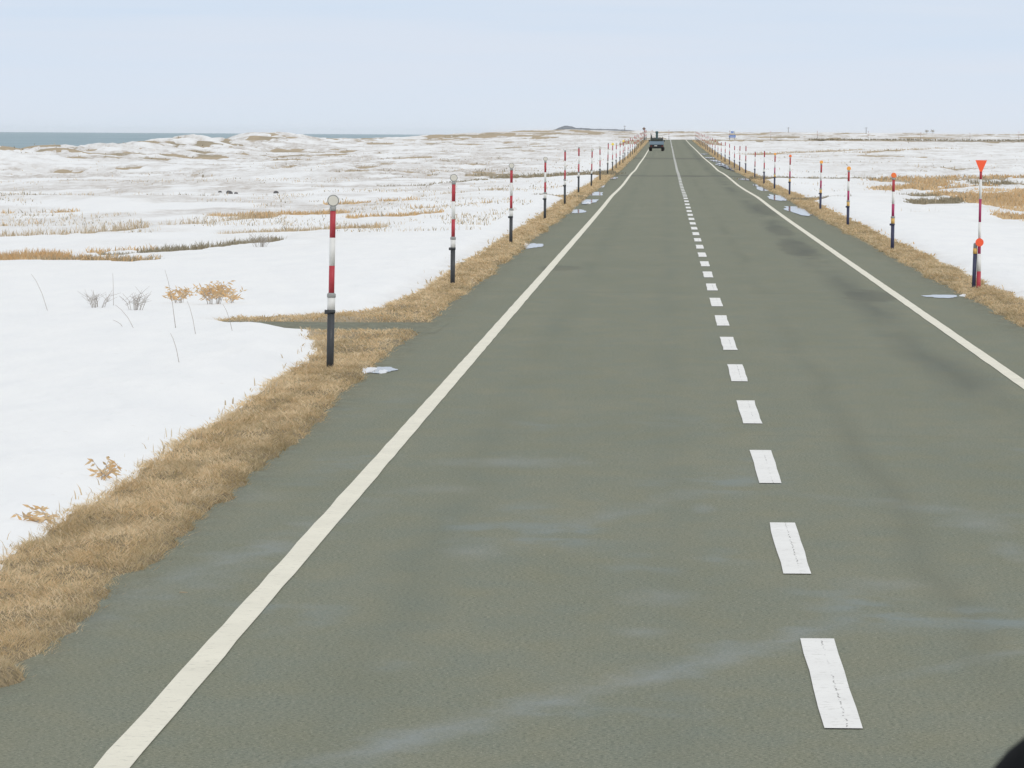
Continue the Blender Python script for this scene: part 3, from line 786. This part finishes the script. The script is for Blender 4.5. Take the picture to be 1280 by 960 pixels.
# triangle-topped pole with its short companion
x, y = unproj(1223, 363); z = interp_h(x, y)
o = thing('triangle_topped_pole', (x, y, z), 'tall thin red and white snow pole topped by an inverted red orange triangle', 'snow pole', GR, (0, .012, 0))
bm = bmesh.new(); zz = [-.2, .30, .62, .90, 1.20, 1.62, 1.98, 2.14]
for j in range(7):
    rr = .040 if j < 2 else .030 if j == 2 else .024
    bm_tube(bm, [(0, 0, zz[j]), (0, 0, zz[j+1])], [rr, rr], 14, [0, 1, 2, 1, 2, 1, 0][j] if j != 2 else 2)
part('striped_tube', bm, [M_RED, M_WHT, M_CRIM], o)
bm = bmesh.new()
pts = [(-.105, 2.33), (.105, 2.33), (.02, 2.12), (-.02, 2.12)]
fr = [bm.verts.new((a, -.036, b_)) for a, b_ in pts]; bk = [bm.verts.new((a, -.026, b_)) for a, b_ in pts]
bm.faces.new(fr); bm.faces.new(bk[::-1])
for j in range(4): bm.faces.new((fr[j], bk[j], bk[(j+1) % 4], fr[(j+1) % 4]))
part('triangle_plate', bm, M_TRI, o)
bm = bmesh.new(); bm_tube(bm, [(0, 0, 2.05), (0, 0, 2.28)], [.018, .018], 10); part('plate_stay', bm, M_GREY, o)
bm = bmesh.new(); bm_tube(bm, [(-.0, -.055, .83), (-.0, -.035, .83)], [.075, .075], 28); part('round_reflector', bm, M_TRI, o)
o2 = thing('short_marker_post', (x-.085, y+.02, z), 'short dark post with amber collar leaning against the triangle topped pole', 'marker post', None, (0, .03, 0))
bm = bmesh.new(); bm_tube(bm, [(0, 0, -.2), (0, 0, .62)], [.036, .036], 14); part('lower_tube', bm, M_NAVY, o2)
bm = bmesh.new(); bm_tube(bm, [(0, 0, .62), (0, 0, .72)], [.040, .040], 14); part('band', bm, M_YEL, o2)
bm = bmesh.new(); bm_tube(bm, [(0, 0, .72), (0, 0, .80), (0, 0, .82)], [.036, .036, .02], 14); part('cap', bm, M_GREY, o2)

# ------------------------------------------------------------------ truck
TX, TY = -1.27, 790.0
M_TRK = paint('tailgate_blue_grey', (.22, .30, .38), .4); M_CAB = paint('cab_dark', (.05, .06, .065), .35); M_RUB, _, _ = mat('tyre_rubber', (.02, .02, .02), .9)
M_CHS, _, _ = mat('chassis_black', (.025, .027, .03), .7); M_GLS, _, _ = mat('window_glass', (.03, .04, .05), .08); M_PLT = paint('plate_white', (.75, .76, .74)); M_TL = paint('tail_lamp_red', (.45, .02, .02), .25)
M_LOAD = paint('dark_load', (.045, .055, .045), .8); M_CRN = paint('crane_green', (.06, .12, .13), .5); M_STR = paint('steel_rim', (.4, .4, .42), .4)
tr = thing('truck', (TX, TY, float(zr(TY))), 'small dark flatbed truck with blue grey tailgate driving away in the left lane', 'truck')
bm = bmesh.new(); bm_box(bm, (0, 2.2, .56), (1.0, 4.4, .18), 0, .02); bm_box(bm, (0, .16, .62), (1.72, .12, .26), 0, .02); bm_box(bm, (0, .3, .42), (1.5, .1, .12), 0, .02); part('chassis', bm, M_CHS, tr)
bm = bmesh.new(); bm_box(bm, (0, 1.55, .80), (1.84, 2.9, .10), 0, .01); part('load_bed', bm, M_CHS, tr)
bm = bmesh.new(); bm_box(bm, (0, .08, 1.07), (1.88, .05, .44), 0, .012)
for sx in (-.62, 0, .62): bm_box(bm, (sx, .045, 1.07), (.06, .03, .42), 0, .006)
part('tailgate', bm, M_TRK, tr)
for sx in (-1, 1):
    bm = bmesh.new(); bm_box(bm, (sx*.91, 1.55, 1.07), (.05, 2.86, .42), 0, .012); part('side_board', bm, M_TRK, tr)
bm = bmesh.new(); bm_box(bm, (0, 3.75, 1.15), (1.68, 1.35, 1.15), 0, .12); part('cab', bm, M_CAB, tr)
cabo = KIDS[tr.name][-1]
bm = bmesh.new(); bm_box(bm, (0, 3.07, 1.42), (1.2, .03, .34), 0, .01); q = done('rear_window', bm, M_GLS, cabo)
for sx in (-1, 1):
    bm = bmesh.new(); bm_box(bm, (sx*.98, 4.15, 1.35), (.16, .06, .24), 0, .02); part('wing_mirror', bm, M_CAB, tr)
for sx in (-1, 1):
    for yy in (.95, 3.85):
        bm = bmesh.new(); bm_tube(bm, [(sx*.93, yy, .33), (sx*.90, yy, .33), (sx*.62, yy, .33), (sx*.60, yy, .33)], [.29, .33, .33, .29], 24); part('wheel', bm, M_RUB, tr)
        w_ = KIDS[tr.name][-1]
        bm = bmesh.new(); bm_tube(bm, [(sx*.94, yy, .33), (sx*.925, yy, .33)], [.17, .17], 18); done('rim', bm, M_STR, w_)
    bm = bmesh.new(); bm_box(bm, (sx*.88, .70, .30), (.30, .03, .42), 0, .005); part('mud_flap', bm, M_RUB, tr)
    bm = bmesh.new(); bm_box(bm, (sx*.72, .08, .66), (.15, .05, .07), 0, .01); part('tail_lamp', bm, M_TL, tr)
bm = bmesh.new(); bm_box(bm, (-.12, .085, .66), (.36, .02, .18), 0, .004); part('licence_plate', bm, M_PLT, tr)
# load rack behind the cab
bm = bmesh.new()
for sx in (-.78, .78): bm_box(bm, (sx, 3.0, 1.35), (.07, .07, 1.1), 0, .01)
bm_box(bm, (0, 3.0, 1.62), (1.5, .06, .06), 0, .01)
part('headboard_frame', bm, M_CAB, tr)
ld = tag(link('tarped_load', bpy.data.meshes.new('tarped_load')), 'low dark tarpaulin covered load lying in the truck bed', 'load')
bm = bmesh.new(); bm_box(bm, (0, 0, .36), (1.55, 1.9, .72), 0, .10)
bmesh.ops.subdivide_edges(bm, edges=bm.edges[:], cuts=2, use_grid_fill=True)
for q in bm.verts: q.co.z += (float(vnoise(np.array([q.co.x*3]), np.array([q.co.y*3]), 3)[0])-.5)*.10
bm.to_mesh(ld.data); bm.free(); ld.data.materials.append(M_LOAD); ld.location = (TX-.05, TY+1.35, float(zr(TY))+.86)
cr_ = thing('loaded_machine_post', (TX+.02, TY+2.55, float(zr(TY))+.86), 'upright dark machine column standing on the truck bed behind the cab', 'machine')
bm = bmesh.new(); bm_box(bm, (0, 0, .35), (.42, .42, .7), 0, .03); bm_box(bm, (0, 0, 1.02), (.30, .28, .9), 0, .03); part('column', bm, M_CRN, cr_)
bm = bmesh.new(); bm_tube(bm, [(0, 0, 1.42), (0, 0, 1.5), (0, 0, 1.68), (0, 0, 1.76)], [.12, .20, .20, .10], 16); part('head', bm, M_CRN, cr_)
bm = bmesh.new(); bm_box(bm, (-.28, 0, .92), (.5, .05, .05), 0, .01, Matrix.Rotation(.35, 4, 'Y')); bm_box(bm, (.28, 0, .92), (.5, .05, .05), 0, .01, Matrix.Rotation(-.3, 4, 'Y')); part('arm', bm, M_GREY, cr_)
st_ = thing('stacked_boards', (TX-.72, TY+1.6, float(zr(TY))+.86), 'tall narrow dark bundle standing at the left side of the truck bed', 'bundle')
bm = bmesh.new()
for j in range(4): bm_box(bm, (-.04+.075*j, .0, .74-.12*j), (.07, .9, 1.48-.24*j), 0, .006)
part('boards', bm, M_LOAD, st_)

# ------------------------------------------------------------------ signs
x, y = -4.0, 1075.0; z = interp_h(x, y)
o = thing('warning_sign', (x, y, z), 'brown diamond road sign on a thin pole on the left before the bend', 'road sign')
bm = bmesh.new(); bm_tube(bm, [(0, 0, -.2), (0, 0, 2.75)], [.04, .04], 10); part('pole', bm, M_GREY, o)
M_SGN = paint('brown_plate', (.22, .15, .12), .5)
bm = bmesh.new(); bm_box(bm, (0, -.055, 2.55), (.46, .02, .46), 0, .01, Matrix.Rotation(R_(45), 4, 'Y')); part('diamond_plate', bm, M_SGN, o)
x, y = 14.3, 1308.0; z = interp_h(x, y)
M_BLUE = paint('sign_blue', (.06, .17, .50), .4, .1)
o = thing('direction_sign', (x, y, z), 'blue direction sign on two legs beside the far bend', 'road sign')
for sx in (-.5, .5):
    bm = bmesh.new(); bm_tube(bm, [(sx, 0, -.3), (sx, 0, 2.0 if sx > 0 else 2.0)], [.05, .05], 10); part('post', bm, M_GREY, o)
bm = bmesh.new(); bm_box(bm, (0, -.07, .85), (1.45, .03, .5), 0, .02); part('blue_panel', bm, M_BLUE, o)
bm = bmesh.new(); bm_box(bm, (0, -.07, 1.75), (.6, .03, .4), 0, .02); part('blue_panel', bm, M_BLUE, o)
bm = bmesh.new(); bm_box(bm, (0, -.09, .85), (1.2, .012, .07)); bm_box(bm, (0, -.09, 1.75), (.4, .012, .06)); part('white_stripe', bm, M_WHT, o)

# utility poles far away
M_WOOD, _, _ = mat('weathered_grey_wood', (.25, .24, .23), .9)
for (px, Yp, top, lab) in ((781, 2900, 157.5, 'faint utility pole far off between the hill and the truck'), (985, 2700, 160, 'faint utility pole on the right horizon nearest the blue sign'), (1082, 2700, 160.5, 'faint utility pole on the right horizon above the amber topped snow poles')):
    xp = (px-XV)/F*Yp; hz = YV+(px-XV)*ROLL; zt = CAM_H+(hz-top)*Yp/F; zb = interp_h(xp, Yp)
    o = thing('utility_pole', (xp, Yp, zb), lab, 'utility pole')
    hgt = max(zt-zb, 3.5)
    bm = bmesh.new(); bm_tube(bm, [(0, 0, -.5), (0, 0, hgt)], [.15, .10], 8); part('pole', bm, M_WOOD, o)
    bm = bmesh.new(); bm_box(bm, (0, -.13, hgt-.4), (1.6, .1, .1)); part('crossarm', bm, M_WOOD, o)
# two far bushes on the right horizon
for px, lab, sz in ((1157.5, 'left of two tiny dark trees on the right horizon', 1.0), (1165, 'right of two tiny dark trees on the right horizon', 1.2)):
    Yp = 3100.0; xp = (px-XV)/F*Yp; zb = interp_h(xp, Yp); zt = CAM_H+(YV+(px-XV)*ROLL-162.3)*Yp/F; hgt = max(zt-zb, 1.6)
    o = thing('windswept_tree', (xp, Yp, zb), lab, 'tree', 'two tiny trees on the right horizon')
    bm = bmesh.new(); bm_tube(bm, [(0, 0, -.2), (.05, 0, hgt*.5), (.1, 0, hgt*.8)], [.09, .06, .03], 8); part('trunk', bm, M_TWIG, o)
    V = []; Fc = []
    for j in range(260):
        a = Vector((random.gauss(0, .45*sz), random.gauss(0, .45), hgt*.75+random.gauss(0, hgt*.13)))
        d1 = Vector([random.uniform(-.2, .2) for _ in range(3)]); d2 = Vector([random.uniform(-.2, .2) for _ in range(3)])
        k_ = len(V); V += [a, a+d1, a+d2]; Fc.append([k_, k_+1, k_+2])
    q = link('crown', raw_mesh('crown', [tuple(p) for p in V], Fc, M_OLIVE, False, nv=3), o)

# ------------------------------------------------------------------ near shrubs and twigs in the snow
def shrub(px, py, wpx, hpx, kind, label, group, nst=9):
    x, y = unproj(px, py); z = surf_h(x, y); k_ = y/F
    o = thing('dry_shrub', (x, y, z), label, 'shrub', group)
    bm = bmesh.new(); tips = []
    for j in range(nst):
        a = random.uniform(-1, 1); h = hpx*k_*random.uniform(.5, 1.0); w = wpx*k_*.5*a
        by = random.uniform(-.25, .25); bx = w*(.35 if nst > 7 else .06)
        p0 = Vector((bx, by, -.04)); p1 = Vector((bx+(w-bx)*.4, by, h*.55)); p2 = Vector((w+random.uniform(-.05, .05), by+random.uniform(-.1, .1), h))
        bm_tube(bm, [p0, p1, p2], [.0045, .0035, .0018], 5); tips.append((p1, p2))
        for _ in range(3):
            q = p0.lerp(p2, random.uniform(.35, .85)); r = q+Vector((random.uniform(-.16, .16), random.uniform(-.1, .1), random.uniform(.03, .14)))
            bm_tube(bm, [q, r], [.0026, .0013], 4); tips.append((q, r))
    part('stems', bm, M_TWIG, o)
    if kind == 'leaf':
        V = []; Fc = []
        for p1, p2 in tips:
            for _ in range(4):
                c_ = p1.lerp(p2, random.uniform(.4, 1.05)); ang = random.uniform(0, 6.28); L = random.uniform(.045, .10); W_ = .010
                d = Vector((math.cos(ang), random.uniform(-.5, .5), random.uniform(-.6, .5))).normalized()*L
                s_ = Vector((-d.z, 0, d.x)).normalized()*W_
                b0 = len(V); V += [c_, c_+d*.4+s_, c_+d*.55+Vector((0, 0, .005)), c_+d*.4-s_, c_+d]
                Fc += [[b0, b0+1, b0+2], [b0, b0+2, b0+3], [b0+1, b0+4, b0+2], [b0+3, b0+2, b0+4]]
        l = link('leaves', raw_mesh('leaves', [tuple(p) for p in V], Fc, M_ORANGE, False, nv=3), o)
    return o
shrub(226, 388, 36, 18, 'leaf', 'small orange leaved shrub, leftmost of the three in the left snowfield', 'orange leaved shrubs in the near snow', 9)
shrub(266, 391, 44, 26, 'leaf', 'largest and densest orange leaved shrub in the left snowfield', 'orange leaved shrubs in the near snow', 17)
shrub(291, 389, 22, 16, 'leaf', 'small sparse orange leaved shrub right of the dense one in the left snowfield', 'orange leaved shrubs in the near snow', 5)
shrub(122, 392, 44, 22, 'twig', 'leafless grey shrub, left of the two bare ones in the near left snow', 'bare grey shrubs in the near snow', 14)
shrub(168, 396, 56, 26, 'twig', 'leafless grey shrub, right of the two bare ones in the near left snow', 'bare grey shrubs in the near snow', 14)
shrub(325, 312, 40, 18, 'twig', 'spiky grey shrub at the right end of the dark brush band', None, 22)
shrub(50, 662, 22, 9, 'leaf', 'dry leafy sprig at the snow margin in the lower left', None, 3)
shrub(126, 612, 16, 8, 'leaf', 'tan sprig on the snow margin up the verge from the lower left one', None, 3)
stems = [(205, 350, 220, 423, 2), (140, 410, 155, 418, 1), (233, 390, 245, 432, 1), (278, 396, 291, 429, 1), (143, 392, 168, 420, 1), (212, 432, 224, 466, 1), (38, 350, 60, 395, 1), (140, 350, 142, 390, 1)]
labs = ['long bent grey stalk standing tallest in the near left snow', 'short grey stalk under the right bare shrub', 'thin stalk below the left end of the orange shrubs', 'thin stalk below the right end of the orange shrubs',
        'thin slanting stalk between the two bare grey shrubs', 'lone thin stalk nearest the camera in the left snow', 'thin stalk at the far left of the near snow', 'straight upright stalk above the bare grey shrubs']
for (x0, y0_, x1, y1_, tk_), lab in zip(stems, labs):
    x, y = unproj(x1, y1_); z = surf_h(x, y); k_ = y/F
    bm = bmesh.new(); dx_ = (x0-x1)*k_; dz_ = (y1_-y0_)*k_
    bm_tube(bm, [(0, 0, -.03), (dx_*.35, .05, dz_*.45), (dx_*.7, .08, dz_*.8), (dx_, .1, dz_)], [.004*tk_**.5, .0035, .003, .002], 5)
    o = done('dry_stalk', bm, M_TWIG); o.location = (x, y, z); tag(o, lab, 'stalk', 'dry stalks in the near left snow')

# dark stones showing through the left snow
M_STONE, t, b = mat('dark_stone', (.12, .12, .12), .9)
for px, py, sz, lab in ((275, 242, 3.2, 'small dark stone, leftmost in the left snowfield'), (287, 243.5, 5.5, 'largest dark stone in the left snowfield'), (295, 243.5, 3, 'dark stone touching the right of the largest one'), (345, 244, 4.2, 'flat dark stone lying apart to the right of the others')):
    x, y = unproj(px, py); r_ = sz*.78*y/F
    bm = bmesh.new(); bmesh.ops.create_icosphere(bm, subdivisions=3, radius=1)
    for q in bm.verts:
        nv_ = 1+.5*(float(fbm(np.array([q.co.x*1.5+px]), np.array([q.co.y*1.5+q.co.z]), 4, 3)[0])-.5)
        q.co = Vector((q.co.x*r_*nv_, q.co.y*r_*1.3*nv_, q.co.z*r_*.8*nv_))
    o = done('stone', bm, M_STONE); o.location = (x, y, surf_h(x, y)+r_*.2); tag(o, lab, 'stone', 'dark stones in the left snow')
x, y = unproj(886, 0*0+382); 
# straw on the shoulder
x, y = unproj(229, 743)
bm = bmesh.new(); bm_tube(bm, [(-.024, 0, .012), (.0, .01, .012), (.026, .0, .012)], [.003, .004, .002], 5)
o = done('straw', bm, M_TAN); o.location = (x, y, 0); tag(o, 'single pale straw lying on the left shoulder', 'straw')

# ------------------------------------------------------------------ windscreen wiper of the vehicle the photograph was taken from
def cam_pt(px, py, d):
    q = CM @ (np.array([(px-640)/F, -(py-480)/F, -1.0])*d); return Vector((q[0], q[1], q[2]+CAM_H))
M_WIP, _, _ = mat('wiper_rubber', (.008, .009, .01), .9, spec=.1)
w0 = Vector(cam_pt(1354, 1037, 1.1))
wp = thing('windscreen_wiper', w0, 'black wiper tip poking into the bottom right corner', 'wiper')
bm = bmesh.new(); hemi = [(math.sin(q*math.pi/16)*.020, math.cos(q*math.pi/16)*.020) for q in range(1, 9)]; bm_tube(bm, [(0, 0, h_) for r_, h_ in hemi]+[(0, 0, -.012), (.006, 0, -.02), (.05, .01, -.12), (.12, .02, -.30)], [r_ for r_, h_ in hemi]+[.020, .010, .009, .009], 24); part('blade', bm, M_WIP, wp)
bm = bmesh.new(); bm_tube(bm, [(.07, -.008, -.15), (.12, -.015, -.30), (.16, -.02, -.45)], [.004, .006, .008], 10); part('arm', bm, M_WIP, wp)

# ------------------------------------------------------------------ haze
HZ = bpy.data.materials.new('haze_air'); HZ.use_nodes = True; t = HZ.node_tree; t.nodes.clear()
o_ = t.nodes.new('ShaderNodeOutputMaterial'); pv_ = t.nodes.new('ShaderNodeVolumePrincipled')
pv_.inputs['Color'].default_value = (.97, .985, 1, 1); pv_.inputs['Density'].default_value = 1.3e-5; pv_.inputs['Anisotropy'].default_value = 0.0
t.links.new(pv_.outputs[0], o_.inputs['Volume'])
bm = bmesh.new(); bm_box(bm, (0, 0, 0), (1, 1, 1))
hz = done('haze', bm, HZ)
x0, x1, y0_, y1_, z0_, z1_ = -44000, 44000, -1500, 40000, -9, 26
hz.scale = (x1-x0, y1_-y0_, z1_-z0_); hz.location = ((x0+x1)/2, (y0_+y1_)/2, (z0_+z1_)/2)
tag(hz, 'thin pale coastal haze', 'haze', kind='stuff')
